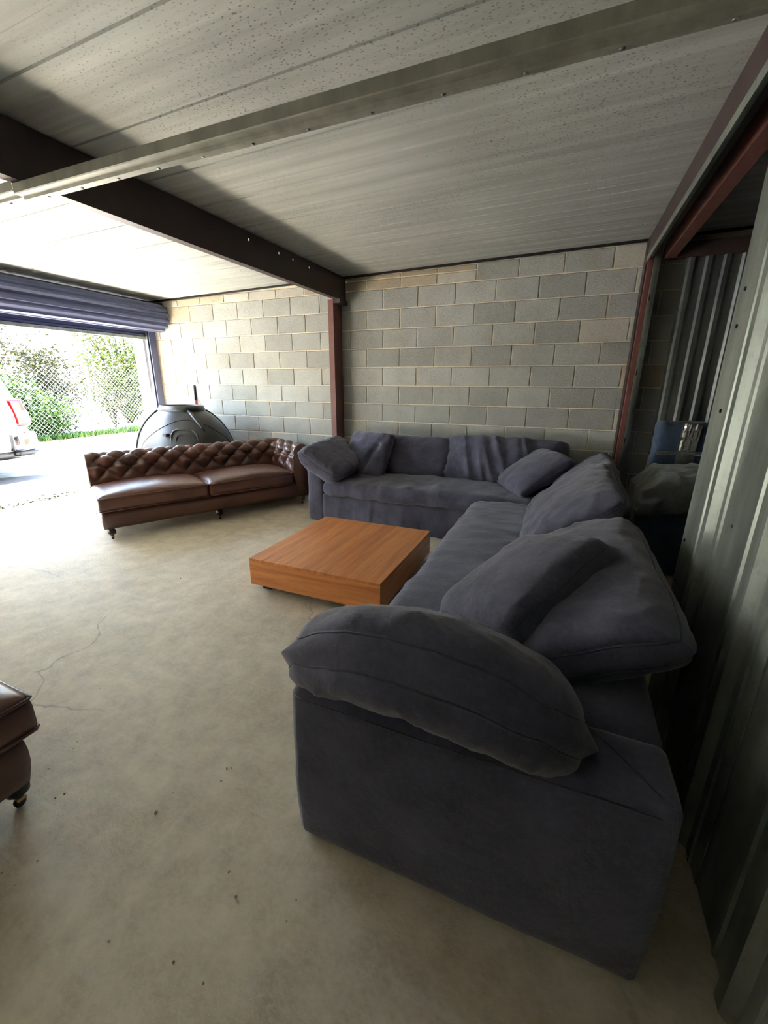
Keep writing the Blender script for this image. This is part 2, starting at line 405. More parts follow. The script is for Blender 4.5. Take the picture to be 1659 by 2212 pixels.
# roller doors, one beside the block wall, one added out of view for fill light
def roller_door(name, label, DY0, DY1, zb):
    yc = (DY0+DY1)/2; end = min(-.055, DY1+.085); dr = empty(name, (XL, yc, 0)); tag(dr, label, kind='structure')
    def dchild(mb, name, mat, smooth=False):
        return obj(name, [Vector(p)-Vector((XL, yc, 0)) for p in mb.V], mb.F, mat, dr, smooth)
    cxx, czz, nl = -3.16, 2.275, 14
    ring = []
    for i in range(nl):
        for a, rr in ((0, .166), (.16, .188), (.5, .186), (.66, .168), (.82, .160)):
            t = 2*math.pi*(i+a)/nl; ring.append((cxx+rr*math.cos(t), czz+rr*math.sin(t)))
    dchild(MB().extrude(ring, 'y', DY0-.1, end), 'coil', 'slate')
    z = zb+.035; pts = []
    while z < 2.30:
        pts += [(-3.385, z), (-3.373, z+.012), (-3.373, z+.034), (-3.385, z+.046)]; z += .058
    pts2 = pts + [(x-.003, z) for x, z in reversed(pts)]
    dchild(MB().extrude(pts2, 'y', DY0-.05, DY1+.03), 'curtain', 'slate')
    dchild(MB().box(-3.40, -3.36, DY0-.05, DY1+.03, zb, zb+.037), 'bottom_bar', 'galv')
    dchild(MB().box(-3.36, -3.335, DY1-.02, DY1+.05, zb+.005, zb+.045), 'latch_stop', 'galv')
    for y, s in ((DY1, 1), (DY0, -1)):
        dchild(MB().box(-3.40, -3.345, min(y, y+s*.05), max(y, y+s*.05), 0, 2.12), 'guide', 'slate')
        dchild(MB().box(-3.36, -3.345, min(y-s*.012, y), max(y-s*.012, y), 0, 2.10), 'guide_lip', 'galv')
        dchild(MB().box(-3.33, -3.318, min(y+s*.005, y+s*.11), max(y+s*.005, y+s*.11), 0, 2.44), 'jamb_plate', 'slate')
    dchild(MB().tube([(cxx, DY0-.14, czz), (cxx, end+.045, czz)], .02, 10), 'axle', 'galv', True)
    dchild(MB().box(cxx-.03, -3.3, end+.005, end+.015, 2.2, 2.34), 'bracket', 'galv')
roller_door('door_1', 'slate blue roll-up steel door, rolled up over the opening beside the block wall', DY0, DY1, 1.995)
roller_door('fill_door', 'assumed slate blue roll-up door of the neighbouring unit, out of view, added half open for fill light', EY0, EY1, .85)

# steel frame: cross beam and its column at the block wall
def channel_y(x_web, flange, z0, z1, y0, y1, th=.007):
    s = 1 if flange > 0 else -1; xf = x_web+flange
    return MB().extrude([(x_web, z0), (xf, z0), (xf, z0+th), (x_web+s*th, z0+th), (x_web+s*th, z1-th), (xf, z1-th), (xf, z1), (x_web, z1)], 'y', y0, y1)
bt = zc(-.3)-.008
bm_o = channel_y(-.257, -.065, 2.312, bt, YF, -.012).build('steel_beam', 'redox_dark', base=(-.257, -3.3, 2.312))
cut = MB()
for (yy, zz) in ((-1.63, 2.497), (-1.24, 2.498), (-1.03, 2.497), (-.76, 2.492)): cut.tube([(-.40, yy, zz), (-.10, yy, zz)], .011, 10)
co = cut.build('cutter', 'black'); md = bm_o.modifiers.new('holes', 'BOOLEAN'); md.object = co; md.operation = 'DIFFERENCE'; md.solver = 'EXACT'
dg = bpy.context.evaluated_depsgraph_get(); nm = bpy.data.meshes.new_from_object(bm_o.evaluated_get(dg)); bm_o.modifiers.clear(); bm_o.data = nm
bpy.data.objects.remove(co)
tag(bm_o, 'dark red-oxide steel channel beam crossing under the ceiling, drilled with small holes', 'beam')
o = empty('steel_column', (-.35, -.1, 0)); tag(o, 'red-oxide steel channel column against the block wall under the cross beam', 'column')
th = .008
pc = [(-.385, -.205), (-.318, -.205), (-.318, -.012), (-.385, -.012), (-.385, -.02), (-.326, -.02), (-.326, -.197), (-.385, -.197)]
mb = MB().extrude(pc, 'z', 0, 2.31); obj('channel', [p-Vector((-.35, -.1, 0)) for p in mb.V], mb.F, 'redox', o)
mb = MB().box(-.318, -.235, -.20, -.012, 2.27, 2.311); obj('cap_plate', [p-Vector((-.35, -.1, 0)) for p in mb.V], mb.F, 'redox_dark', o)
mb = MB().box(-.43, -.27, -.25, -.012, 0, .012); obj('base_plate', [p-Vector((-.35, -.1, 0)) for p in mb.V], mb.F, 'redox', o)

# strut channel hung below the beam, two lengths
def strut(x0, x1, dz, label):
    r = empty('strut_channel', ((x0+x1)/2, -3.19, 2.25+dz)); tag(r, label, 'channel', 'galvanised strut channels')
    pr = [(-.050, .05), (-.050, .014), (-.047, .010), (-.012, .010), (-.008, .0), (.008, .0), (.012, .012), (.047, .012), (.050, .016), (.050, .05)]
    pr = pr + [(a*.96, b+.003) for a, b in reversed(pr)]
    mb = MB().extrude(pr, 'x', x0-(x0+x1)/2, x1-(x0+x1)/2); mb.build('channel', 'galv_matt', r)
    x = x0+.12; b0 = None
    while x < x1:
        if b0 is None: b0 = MB().lathe([(.008, -.003), (.006, -.006), (.002, -.0065)], (0, .032, .013), 8).build('bolt', 'galv_dark', r, True); b0.location = (x-(x0+x1)/2, 0, 0)
        else: link_copy(b0, r, (x-(x0+x1)/2, 0, 0))
        x += .24
    return r
strut(-.30, 2.66, 0, 'galvanised strut channel running under the cross beam to the side header')
strut(-3.0, -.305, .012, 'galvanised strut channel on the roller door side of the cross beam')

# right side: header, column, jamb and corrugated partition
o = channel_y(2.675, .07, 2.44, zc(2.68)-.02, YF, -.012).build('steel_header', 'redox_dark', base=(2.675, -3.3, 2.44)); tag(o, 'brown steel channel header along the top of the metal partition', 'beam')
o = MB().extrude([(2.668, 2.392), (2.674, 2.392), (2.674, 2.432), (2.71, 2.432), (2.71, 2.438), (2.668, 2.438)], 'y', YF, -.22).build('trim_1', 'galv'); tag(o, 'pale galvanised angle trim below the brown header', kind='structure')
o = MB().box(2.80, 2.885, YF, -.16, 2.42, 2.60).build('steel_lintel', 'redox', base=(2.84, -3.3, 2.42)); bevel(o, .006); tag(o, 'red-oxide steel lintel over the opening to the next bay', 'beam')
o = empty('steel_column', (2.70, -.1, 0)); tag(o, 'red-oxide steel column beside the opening to the next bay', 'column')
B = Vector((2.70, -.1, 0))
mb = MB().extrude([(2.684, -.2), (2.726, -.2), (2.726, -.012), (2.684, -.012)], 'z', 0, zc(2.7)-.02); bevel(obj('tube', [p-B for p in mb.V], mb.F, 'redox', o), .004)
mb = MB().extrude([(2.672, -.17), (2.684, -.17), (2.684, -.012), (2.672, -.012)], 'z', 0, zc(2.7)-.02); obj('shim_plate', [p-B for p in mb.V], mb.F, 'redox_dark', o)
o = empty('jamb_channel', (2.75, -.2, 0)); tag(o, 'galvanised jamb channel standing on the red column at the bay opening', 'channel')
B = Vector((2.75, -.2, 0))
mb = MB().extrude([(2.727, -.215), (2.746, -.215), (2.746, -.211), (2.731, -.211), (2.731, -.03), (2.727, -.03)], 'z', 0, 2.52); obj('flange', [p-B for p in mb.V], mb.F, 'galv', o)
mb = MB().extrude([(2.747, -.205), (2.775, -.205), (2.775, -.03), (2.747, -.03)], 'z', 0, 2.52); obj('web', [p-B for p in mb.V], mb.F, 'galv_dark', o)
for zz in (.9, 1.5, 2.1):
    mb = MB().box(2.733, 2.740, -.2165, -.214, zz, zz+.05); obj('slot', [p-B for p in mb.V], mb.F, 'black', o)

def corrugated(u0, u1, prof_fn, du=.004):
    u = u0; P = []
    while u < u1: P.append((u, prof_fn(u))); u += du
    P.append((u1, prof_fn(u1))); return P
def trap(u, ribs, h):
    """flat sheet with trapezoid ribs: ribs = (centre, top half-width, foot half-width, height)"""
    z = 0
    for c, a, b, hh in ribs:
        q = abs(u-c)
        if q < a: z = max(z, hh)
        elif q < b: z = max(z, hh*(b-q)/(b-a))
    return z
wr_ = empty('wall_right', (XR, -4.5, 0)); tag(wr_, 'corrugated galvanised steel partition beside the sofa', kind='structure')
def sheet(y0, y1, off, ribs, name='sheet'):
    us = {y0, y1}
    for c, a, b, hh in ribs:
        for q in (c-b, c-a, c+a, c+b):
            if y0 < q < y1: us.add(q)
    us = sorted(us); A = [(XR-off-trap(u, ribs, 0), u) for u in us]
    pr = A + [(x+.0025, u) for x, u in reversed(A)]
    mb = MB().extrude(pr, 'z', .0, 2.44); o = obj(name, [p-Vector((XR, -4.5, 0)) for p in mb.V], mb.F, 'galv', wr_); return o
def ribset(s): return [(s-.19, .006, .014, .006), (s-.30, .018, .042, .024), (s-.385, .004, .010, .006)]
y = -2.65; k = 0
while y > YF+.05:
    y1 = max(y-.44, YF); base = y
    sheet(y1-.01, y, .004*(k % 2), ribset(base)); y = y-.43; k += 1
scr = None
for (yy, zz) in ((-2.69, .62), (-2.69, .80), (-2.72, 1.62), (-2.72, 1.74), (-2.76, 1.33), (-3.13, 1.5), (-3.13, 1.0)):
    if scr is None: scr = MB().lathe([(.0075, 0), (.006, .004), (.001, .005)], (0, 0, 0), 8).build('screw', 'black', wr_); scr.rotation_euler = (0, -math.pi/2, 0); scr.location = (-.0005, yy+4.5, zz)
    else: link_copy(scr, wr_, (-.0005, yy+4.5, zz))
tag(MB().box(2.70, 2.74, -6.6, -2.66, 2.435, 2.452).build('trim_2', 'galv_dark'), 'galvanised track along the top of the partition', kind='structure')

# next bay: corrugated back wall over the blocks
wbay = empty('wall_bay_back', (4.2, -.12, 0)); tag(wbay, 'dull corrugated metal wall at the back of the next bay', kind='structure')
x = 2.96
while x < 5.5:
    x1 = min(x+.46, 5.58); rb = [(x+.05, .014, .03, .022), (x+.17, .014, .03, .022), (x+.29, .014, .03, .022), (x+.41, .014, .03, .022)]
    us = sorted({x, x1+.01} | {q for c, a, b, h in rb for q in (c-b, c-a, c+a, c+b) if x < q < x1})
    A = [(u-4.2, -trap(u, rb, 0)) for u in us]; pr = A + [(a, b+.0025) for a, b in reversed(A)]
    MB().extrude(pr, 'z', 0, 2.44).build('sheet', 'galv_dark', wbay); x = x1
o = MB().box(2.80, 5.58, -.16, -.09, 2.42, 2.53).build('steel_girt', 'redox_dark'); tag(o, 'brown steel girt above the corrugated wall of the next bay', 'beam')

# ---------------------------------------------------------------- slipcovered sectional
def shifted(VF, base): return [Vector(p)-Vector(base) for p in VF[0]], VF[1]
def soft(amp, s, o, vert=False):
    def f(p, n):
        q = Vector((p.x*(3 if vert else 1), p.y*(3 if vert else 1), p.z*(.6 if vert else 1)))
        return p + n*(amp*fbm(q, s, o))
    return f
def spart(name, lo, hi, r, base, parent, mat='navy', cell=.03, disp=None):
    V, F = shifted(rgrid(lo, hi, r, cell, disp), base); return obj(name, V, F, mat, parent, True)
def seam(parent, base, pts, name='seam', r=.0026, mat='navy_seam'):
    mb = MB().tube([Vector(p)-Vector(base) for p in pts], r, 6); return obj(name, mb.V, mb.F, mat, parent, True)
def crown(lo, hi, amp, wr, o, ax):
    def f(p, n):
        a = 2*(p.x-lo[0])/(hi[0]-lo[0])-1; b = 2*(p.y-lo[1])/(hi[1]-lo[1])-1
        e = max(0, 1-a*a)**.5*max(0, 1-b*b)**.5
        q = Vector(p)
        if n.z > .3 or p.z > (lo[2]+hi[2])/2: q.z += amp*e*max(0, n.z)
        st = Vector((p.x*(1 if ax == 'y' else 2.2), p.y*(2.2 if ax == 'y' else 1), p.z))
        edge = 1-min(1, e*1.3)
        q += n*(wr*fbm(st, 3.2, o) + wr*1.2*edge*max(0, ridge(st, 6.5, o))**2)
        return q
    return f
# near sofa, end arm towards the camera
SB = (2.04, -2.45, 0); s1 = empty('sectional_sofa', SB)
tag(s1, 'dark navy slipcovered sofa section along the metal partition, square end arm towards the open floor', 'sofa', 'navy sectional sofa sections')
spart('base', (1.575, -3.70, 0), (2.40, -1.05, .30), .03, SB, s1, disp=soft(.006, 2.2, 1))
arm = spart('arm', (1.55, -3.865, 0), (2.525, -3.665, .578), .028, SB, s1, cell=.025, disp=lambda p, n: p + n*(.008*fbm(p, 2.2, 2)) + Vector((0, -.012*math.sin(math.pi*max(0, min(1, p.z/.57))) if n.y < -.5 else 0, 0)))
bk = spart('back', (2.325, -3.67, 0), (2.525, -1.05, .578), .028, SB, s1, cell=.03, disp=soft(.008, 2.2, 3))
seam(arm, SB, [(1.563+.002, -3.862, .553+.008*fbm((1.56, -3.86, .55), 2.2, 2))] + [(1.60+.0735*k, -3.871-.001, .556+.006*fbm((1.6+.07*k, -3.86, .56), 2.2, 2)) for k in range(13)])
seam(bk, SB, [(2.50, -3.855, .580), (2.45, -3.80, .583), (2.40, -3.745, .584), (2.34, -3.685, .584)])
lo, hi = (1.525, -3.655, .265), (2.37, -1.06, .435)
sc1 = spart('seat_cushion', lo, hi, .075, SB, s1, cell=.026, disp=crown(lo, hi, .055, .012, 4, 'y'))
# far sofa along the block wall
FB = (1.14, -.53, 0); s2 = empty('sectional_sofa', FB)
tag(s2, 'dark navy slipcovered sofa section set along the block wall behind the coffee table', 'sofa', 'navy sectional sofa sections')
def skirt(p, n):
    w = .010*fbm((p.x*3.5, p.y*3.5, p.z*.8), 2.6, 6) + .012*max(0, ridge((p.x*2.6, p.y, p.z*.35), 3.4, 5))**2*max(0, min(1, (.30-p.z)/.25))
    return p + n*w
spart('base', (-.06, -1.015, 0), (2.50, -.25, .315), .03, FB, s2, cell=.022, disp=skirt)
spart('arm', (-.245, -1.02, 0), (-.045, -.27, .572), .045, FB, s2, cell=.028, disp=soft(.010, 2.6, 8))
spart('back', (-.245, -.265, 0), (2.525, -.065, .575), .04, FB, s2, cell=.04, disp=soft(.008, 2.2, 9))
lo, hi = (-.045, -1.055, .30), (2.34, -.26, .435)
spart('seat_cushion', lo, hi, .06, FB, s2, cell=.024, disp=crown(lo, hi, .045, .013, 11, 'x'))
seam(s2, FB, [(-.05+.1*k, -1.022-.006*fbm((k*.3, 0, 0), 1, 2), .302+.006*fbm((k*.7, 1, 0), 1, 3)) for k in range(17)])

# loose cushions
def cushion(name, label, cat, center, ex, ey, w, h, t, border=.06, nu=46, nv=40, seed=0, wr=.007, pinch=.035, bend=None, group=None, fold=None, p=.42, piping=True, cr=.06, sq=.12, mat='navy'):
    ex = Vector(ex).normalized(); ey = Vector(ey); ey = (ey - ex*ey.dot(ex)).normalized(); en = ex.cross(ey); C = Vector(center)
    def S(k, n): return math.sin(math.pi/2*(-1+2*k/n))
    def loc(a, b, side):
        X = a*w/2*(1-pinch*(1-b*b))*(1-cr*abs(b)**7*abs(a)**3)*math.sqrt(1-sq*b*b/2); Y = b*h/2*(1-pinch*(1-a*a))*(1-cr*abs(a)**7*abs(b)**3)*math.sqrt(1-sq*a*a/2)
        pf = max(0, (1-a*a)*(1-b*b))**p
        bd = border*(1-.35*abs(a)**8)*(1-.3*abs(b)**8); Z = side*(bd/2 + (t-border)/2*pf)
        return X, Y, Z, pf
    def place(X, Y, Z, a, b, side, pf):
        q = Vector((X*1.0, Y*1.0, Z*1.0))
        dz = wr*fbm((X*1.2, Y*1.2, side*3), 5.0, seed)
        eg = max(abs(a), abs(b)); dz += wr*1.5*max(0, ridge((X, Y, side), 9, seed))**2*(eg**3)
        dz += wr*.8*ridge((X*.8, Y*2.4, side), 4.5, seed+5)*(.4+.6*eg)
        if fold: dz += fold(X, Y, side)
        q.z += side*dz*(.25+.75*min(1, pf*1.6))
        q.x += wr*.7*fbm((X, Y, side*2+9), 6, seed)*eg; q.y += wr*.7*fbm((Y, X, side*2+4), 6, seed)*eg
        if bend: q = Vector(bend(q.x, q.y, q.z))
        return C + ex*q.x + ey*q.y + en*q.z
    V = []; F = []; ids = {}
    for side in (1, -1):
        for i in range(nu+1):
            for j in range(nv+1):
                a, b = S(i, nu), S(j, nv); X, Y, Z, pf = loc(a, b, side)
                ids[side, i, j] = len(V); V.append(place(X, Y, Z, a, b, side, pf))
        for i in range(nu):
            for j in range(nv):
                f = (ids[side, i, j], ids[side, i+1, j], ids[side, i+1, j+1], ids[side, i, j+1]); F.append(f if side > 0 else f[::-1])
    loop = [(i, 0) for i in range(nu)] + [(nu, j) for j in range(nv)] + [(nu-i, nv) for i in range(nu)] + [(0, nv-j) for j in range(nv)]
    mids = []
    for i, j in loop:
        a, b = S(i, nu), S(j, nv); X, Y, Z, pf = loc(a, b, 0)
        g = 1 + border*.32/max(w, h)*2
        mids.append(len(V)); V.append(place(X*g, Y*g, 0, a, b, 0, 0))
    L = len(loop)
    for k in range(L):
        i, j = loop[k]; i2, j2 = loop[(k+1) % L]; mk, mk2 = mids[k], mids[(k+1) % L]
        F.append((ids[1, i, j], mk, mk2, ids[1, i2, j2])); F.append((mk, ids[-1, i, j], ids[-1, i2, j2], mk2))
    zmin = min(p_.z for p_ in V); base = Vector((C.x, C.y, zmin))
    o = obj(name, [q-base for q in V], F, mat, None, True); o.location = base
    tag(o, label, cat, group)
    if piping:
        for side in (1, -1):
            mb = MB().tube([V[ids[side, i, j]]-base for i, j in loop], .0038, 5, closed=True); obj('piping', mb.V, mb.F, 'navy_seam', o, True)
    return o
# end arm cushion flopped over the near arm
cushion('arm_cushion', 'long plump navy cushion flopped over the square end arm of the near sofa', 'cushion', (1.925, -3.735, .680), (1, -.045, .03), (0, -.82, .57), .80, .50, .27, .12, 64, 48, 21, .010,
        bend=lambda x, y, z: (x, y - .045*(2*x/.8)**2, z + .075*(2*x/.8)**2), p=.36, cr=.0, sq=.75, pinch=.0)
cushion('throw_pillow', 'boxy navy pillow lying tilted on the seat of the near sofa', 'pillow', (2.125, -3.15, .69), (.29, .43, .19), (.32, -.19, .13), .58, .43, .21, .095, 48, 42, 33, .007, p=.36)
cushion('back_cushion', 'wide navy back cushion sagging over the near sofa back by its end arm', 'cushion', (2.305, -2.96, .635), (0, 1, 0), (.86, 0, .46), 1.16, .62, .25, .10, 60, 48, 5, .010, p=.36,
        bend=lambda x, y, z: (x, y, z + .10*max(0, y-.05)**2*4))
cushion('back_cushion', 'creased navy back cushion of the near sofa between the wide cushion and the corner', 'cushion', (2.31, -1.90, .665), (0, 1, .02), (.80, 0, .60), 1.02, .62, .30, .08, 64, 52, 9, .012, p=.34)
cushion('back_cushion', 'crumpled navy back cushion slumped in the corner of the sectional', 'cushion', (2.41, -.86, .65), (0, 1, .03), (.86, 0, .52), .82, .52, .24, .05, 54, 46, 14, .016, p=.36)
cushion('throw_pillow', 'square navy pillow propped diagonally in the corner of the sectional', 'pillow', (1.99, -.68, .655), (.50, -.86, -.02), (.22, .60, .33), .57, .57, .20, .03, 46, 46, 17, .009, piping=False)
cushion('back_cushion', 'navy back cushion with deep vertical folds against the block wall', 'cushion', (1.66, -.29, .655), (1, 0, -.01), (0, .42, .90), 1.24, .52, .28, .06, 96, 44, 19, .010, p=.34,
        fold=lambda X, Y, s: .055*max(0, ridge((X*1.0+Y*.30, Y*.10, 0), 5.6, 3))**1.6*math.exp(-((X+.02)/.42)**2)-.012)
cushion('back_cushion', 'smooth navy back cushion against the block wall beside the square pillow', 'cushion', (.66, -.29, .64), (1, 0, 0), (0, .40, .90), .98, .48, .27, .06, 56, 44, 23, .010, p=.34)
cushion('throw_pillow', 'square navy pillow leaning against the smooth back cushion of the far sofa', 'pillow', (.22, -.47, .655), (.97, -.22, 0), (.05, .46, .88), .57, .54, .22, .04, 48, 48, 27, .009, piping=False, p=.38,
        fold=lambda X, Y, s: -.030*math.exp(-((X-.12-Y*.4)/.035)**2)*(1 if Y < .1 else .3))
cushion('arm_cushion', 'navy cushion folded over the left arm of the far sofa', 'cushion', (-.06, -.70, .625), (-.04, 1, .05), (-.84, 0, .46), .92, .52, .24, .07, 60, 48, 29, .014, p=.36,
        bend=lambda x, y, z: (x, y, z + .22*max(0, y)**2*2.2 + .35*max(0, -y-.05)**2))

# ---------------------------------------------------------------- coffee table
TB = (.77, -2.05, 0); ct = empty('coffee_table', TB); tag(ct, 'low square teak coffee table on four short black feet', 'table')
TX0, TX1, TY0, TY1, TZ0, TZ1 = -.49, .51, -.52, .53, .055, .25
bevel(MB().box(TX0, TX1, TY0, TY1, TZ1-.02, TZ1).build('table_top', 'wood_y', ct), .0015)
for nm_, b, mt in (('front_panel', (TX0, TX1, TY0, TY0+.02), 'wood_x'), ('rear_panel', (TX0, TX1, TY1-.02, TY1), 'wood_x'), ('side_panel', (TX0, TX0+.02, TY0+.02, TY1-.02), 'wood_y'), ('side_panel', (TX1-.02, TX1, TY0+.02, TY1-.02), 'wood_y')):
    MB().box(*b, TZ0, TZ1-.02).build(nm_, mt, ct)
MB().box(TX0+.02, TX1-.02, TY0+.02, TY1-.02, TZ0+.02, TZ0+.03).build('bottom_board', 'dark_wood', ct)
for x in (TX0+.05, TX1-.12):
    for y in (TY0+.06, TY1-.13): bevel(MB().box(x, x+.07, y, y+.07, 0, TZ0).build('foot', 'black', ct), .003)

# ---------------------------------------------------------------- chesterfield
def tuft(a, b):
    return (abs(math.sin(math.pi*(a+b)/2))*abs(math.sin(math.pi*(a-b)/2)))**.5
def swept(profile, s0, s1, ns, nt, tufts, mapf, ds=.105, dt=.105, depth=.05, phase=0.0, trange=(.05, .62)):
    """profile: list of (p, q) points; swept along s; tufted over part of its length"""
    P = [Vector((a, b, 0)) for a, b in profile]; L = [0]
    for i in range(1, len(P)): L.append(L[-1]+(P[i]-P[i-1]).length)
    def at(t):
        d_ = t*L[-1]
        for i in range(1, len(P)):
            if d_ <= L[i]+1e-9:
                f = (d_-L[i-1])/max(1e-9, L[i]-L[i-1]); return P[i-1].lerp(P[i], f), (P[i]-P[i-1]).normalized(), d_
        return P[-1], (P[-1]-P[-2]).normalized(), L[-1]
    V = []; F = []
    for i in range(ns+1):
        s = s0+(s1-s0)*i/ns
        for j in range(nt+1):
            p, tg, dd = at(j/nt); nrm = Vector((-tg.y, tg.x, 0))
            h = 0
            if tufts:
                f0 = (j/nt-trange[0])/(trange[1]-trange[0]); win = max(0, min(1, f0*8))*max(0, min(1, (1-f0)*6))
                e0 = min(1, max(0, (s-s0)/.06))*min(1, max(0, (s1-s)/.03))
                a = (s-s0)/ds*1.0+phase; b = dd/dt
                h = win*e0*depth*(tuft(a, b)-.72)
            V.append(mapf(s, p.x+nrm.x*h, p.y+nrm.y*h))
    for i in range(ns):
        for j in range(nt): k = i*(nt+1)+j; F.append((k, k+1, k+nt+2, k+nt+1))
    F += [tuple(range(nt+1)), tuple(ns*(nt+1)+j for j in range(nt, -1, -1))]
    return V, F, at, L[-1]
CHL = 2.12
def roll_profile():
    # inside of the back, over the roll and down the outside; p = depth, q = height
    pts = [(.60, .36), (.60, .46), (.605, .54), (.60, .60)]
    cx_, cz_, rr = .715, .635, .105
    for k in range(19):
        t = math.radians(195 - k*(195+75)/18); pts.append((cx_+rr*math.cos(t), cz_+rr*math.sin(t)))
    pts += [(.76, .50), (.78, .40), (.79, .11), (.66, .11)]
    return pts
def chesterfield(label, group, full=True):
    r = empty('chesterfield_sofa'); tag(r, label, 'sofa', group)
    # apron and rail
    def ap(p, n): return p + n*(.004*fbm(p, 4, 2)) + Vector((0, .02*max(0, (.20-p.z)/.1) if n.y < -.3 else 0, 0))
    V, F = rgrid((0, .03, .105), (CHL, .80, .275), .02, .04, ap); obj('apron', V, F, 'leather', r, True)
    V, F = rgrid((.004, .045, .262), (CHL-.02, .66, .305), .018, .04); obj('seat_rail', V, F, 'leather', r, True)
    al = CHL-.20
    for k, (x0, x1) in enumerate(((-.012, al/2-.004), (al/2+.004, al))):
        lo, hi = (x0, -.01, .29), (x1, .62, .415)
        def cr_(p, n, lo=lo, hi=hi, k=k):
            a = 2*(p.x-lo[0])/(hi[0]-lo[0])-1; b = 2*(p.y-lo[1])/(hi[1]-lo[1])-1
            e = (max(0, 1-a*a)*max(0, 1-b*b))**.45; q = Vector(p)
            if p.z > .35: q.z += .075*e*max(0, n.z) + .004*ridge((p.x*3, p.y*1.2, 0), 5, k+2)*(1-e)*max(0, n.z)
            return q
        V, F = rgrid(lo, hi, .022, .028, cr_); c = obj('seat_cushion', V, F, 'leather', r, True)
        for zz in (.414, .294):
            pts = [(lo[0]+.012, lo[1]+.004, zz), (hi[0]-.012, lo[1]+.004, zz), (hi[0]-.003, lo[1]+.015, zz), (hi[0]-.003, hi[1]-.02, zz)]
            pts = [(lo[0]+.003, hi[1]-.02, zz), (lo[0]+.003, lo[1]+.015, zz)] + pts
            mb = MB().tube(pts, .006, 6); obj('piping', mb.V, mb.F, 'leather', c, True)
    rp = roll_profile()
    V, F, at, LL = swept(rp, 0, CHL-.02, 260, 110, True, lambda s, p, q: Vector((s, p, q)), phase=.4)
    bk_ = obj('backrest', V, F, 'leather', r, True)
    def buttons(s0, s1, ds, dt, phase, mapf, parent, t0, t1, depth=.05):
        b0 = None; bi = int(t0*LL/dt)
        for bi in range(0, 12):
            dd = bi*dt; tt = dd/LL
            if not (t0+.03 < tt < t1-.03): continue
            p, tg, _ = at(tt); nr = Vector((-tg.y, tg.x, 0))
            k = -3
            while True:
                a = bi % 2 + 2*k; k += 1
                s = s0+(a-phase)*ds
                if s > s1-.02: break
                if s < s0+.05: continue
                q = p - nr*(depth*.62); loc_ = mapf(s, q.x, q.y)
                if b0 is None:
                    b0 = MB().lathe([(.001, .006), (.008, .005), (.011, 0), (.008, -.005), (.001, -.006)], (0, 0, 0), 8).build('button', 'leather', parent, True); b0.location = loc_
                else: link_copy(b0, parent, loc_)
    buttons(0, CHL-.02, .105, .105, .4, lambda s, p, q: Vector((s, p, q)), bk_, .05, .62)
    # arm at the far end: same roll turned
    def am(s, p, q): return Vector((CHL+.08-(.80-p)-.0, s, q))
    ap_ = [(a, b) for a, b in rp]
    V, F, at2, L2 = swept(ap_, .02, .74, 90, 110, True, lambda s, p, q: Vector((CHL-.655+p-.125, s, q)), phase=.2)
    ar = obj('arm', V, F, 'leather', r, True)
    buttons(.02, .74, .105, .105, .2, lambda s, p, q: Vector((CHL-.655+p-.125, s, q)), ar, .05, .62)
    # feet with castors
    def foot(x, y):
        f = MB().lathe([(.022, .108), (.030, .098), (.036, .080), (.034, .062), (.022, .050), (.014, .046), (.012, .036)], (x, y, 0), 16).build('foot', 'dark_wood', r, True)
        MB().box(x-.012, x+.012, y-.014, y+.014, .026, .038).build('castor_fork', 'brass', f)
        MB().lathe([(.010, -.008), (.017, -.007), (.017, .007), (.010, .008)], (x, y+.004, .018), 14, 'x').build('castor_wheel', 'rubber', f, True)
    for x, y in ((.06, .075), (CHL/2, .075), (CHL-.06, .075), (.06, .73), (CHL-.06, .73)): foot(x, y)
    return r
c1 = chesterfield('brown leather chesterfield sofa with one rolled arm, between roller door and coffee table', 'brown leather chesterfield sections')
e = Vector((.94, 1.76, 0)).normalized(); nb = Vector((-e.y, e.x, 0))
L0 = Vector((-1.60, -2.27, 0)) - e*.06 - nb*.075
c1.location = L0; c1.rotation_euler = (0, 0, math.atan2(e.y, e.x))
c2 = copy_tree(c1); c2['label'] = 'brown leather chesterfield section whose armless end faces the near navy sofa'
c2.location = (.66, -4.09, 0); c2.rotation_euler = (0, 0, math.pi)

# ---------------------------------------------------------------- black moulded dome, and the broom behind it
UB = Vector((-2.43, -.54, 0)); ub = empty('moulded_dome', UB); tag(ub, 'large black moulded plastic dome with a flat collar standing behind the chesterfield sofa', 'plastic dome')
RX, RY = .72, .50
def dome_r(z):
    return 1.0 if z < .45 else math.sqrt(max(0, 1-((z-.45)/.70)**2))
def dome_pt(deg, z, out=0):
    t = math.radians(-45+deg); r = dome_r(z); n = Vector((math.cos(t)/RX, math.sin(t)/RY, .9*max(0, z-.45)/.49)).normalized()
    return Vector((RX*r*math.cos(t), RY*r*math.sin(t), z)) + n*out
zs = [0, .02, .2, .45] + [.45+.70*math.sin(math.radians(k)) for k in range(5, 66, 5)]
V = []; F = []; nt = 80
for z in zs:
    for i in range(nt): V.append(dome_pt(360*i/nt, z))
for k in range(len(zs)-1):
    for i in range(nt): F.append((k*nt+i, k*nt+(i+1) % nt, (k+1)*nt+(i+1) % nt, (k+1)*nt+i))
F.append(tuple((len(zs)-1)*nt+i for i in range(nt)))
obj('shell', V, F, 'plastic', ub, True)
zt = zs[-1]; V = []; F = []
for sc_, z in ((.455, zt-.012), (.46, zt+.01), (.435, zt+.05), (.43, zt+.055), (.40, zt+.055), (.39, zt+.02)):
    for i in range(nt):
        t = 2*math.pi*i/nt; V.append(Vector((RX*sc_*math.cos(t), RY*sc_*math.sin(t), z)))
for k in range(5):
    for i in range(nt): F.append((k*nt+i, k*nt+(i+1) % nt, (k+1)*nt+(i+1) % nt, (k+1)*nt+i))
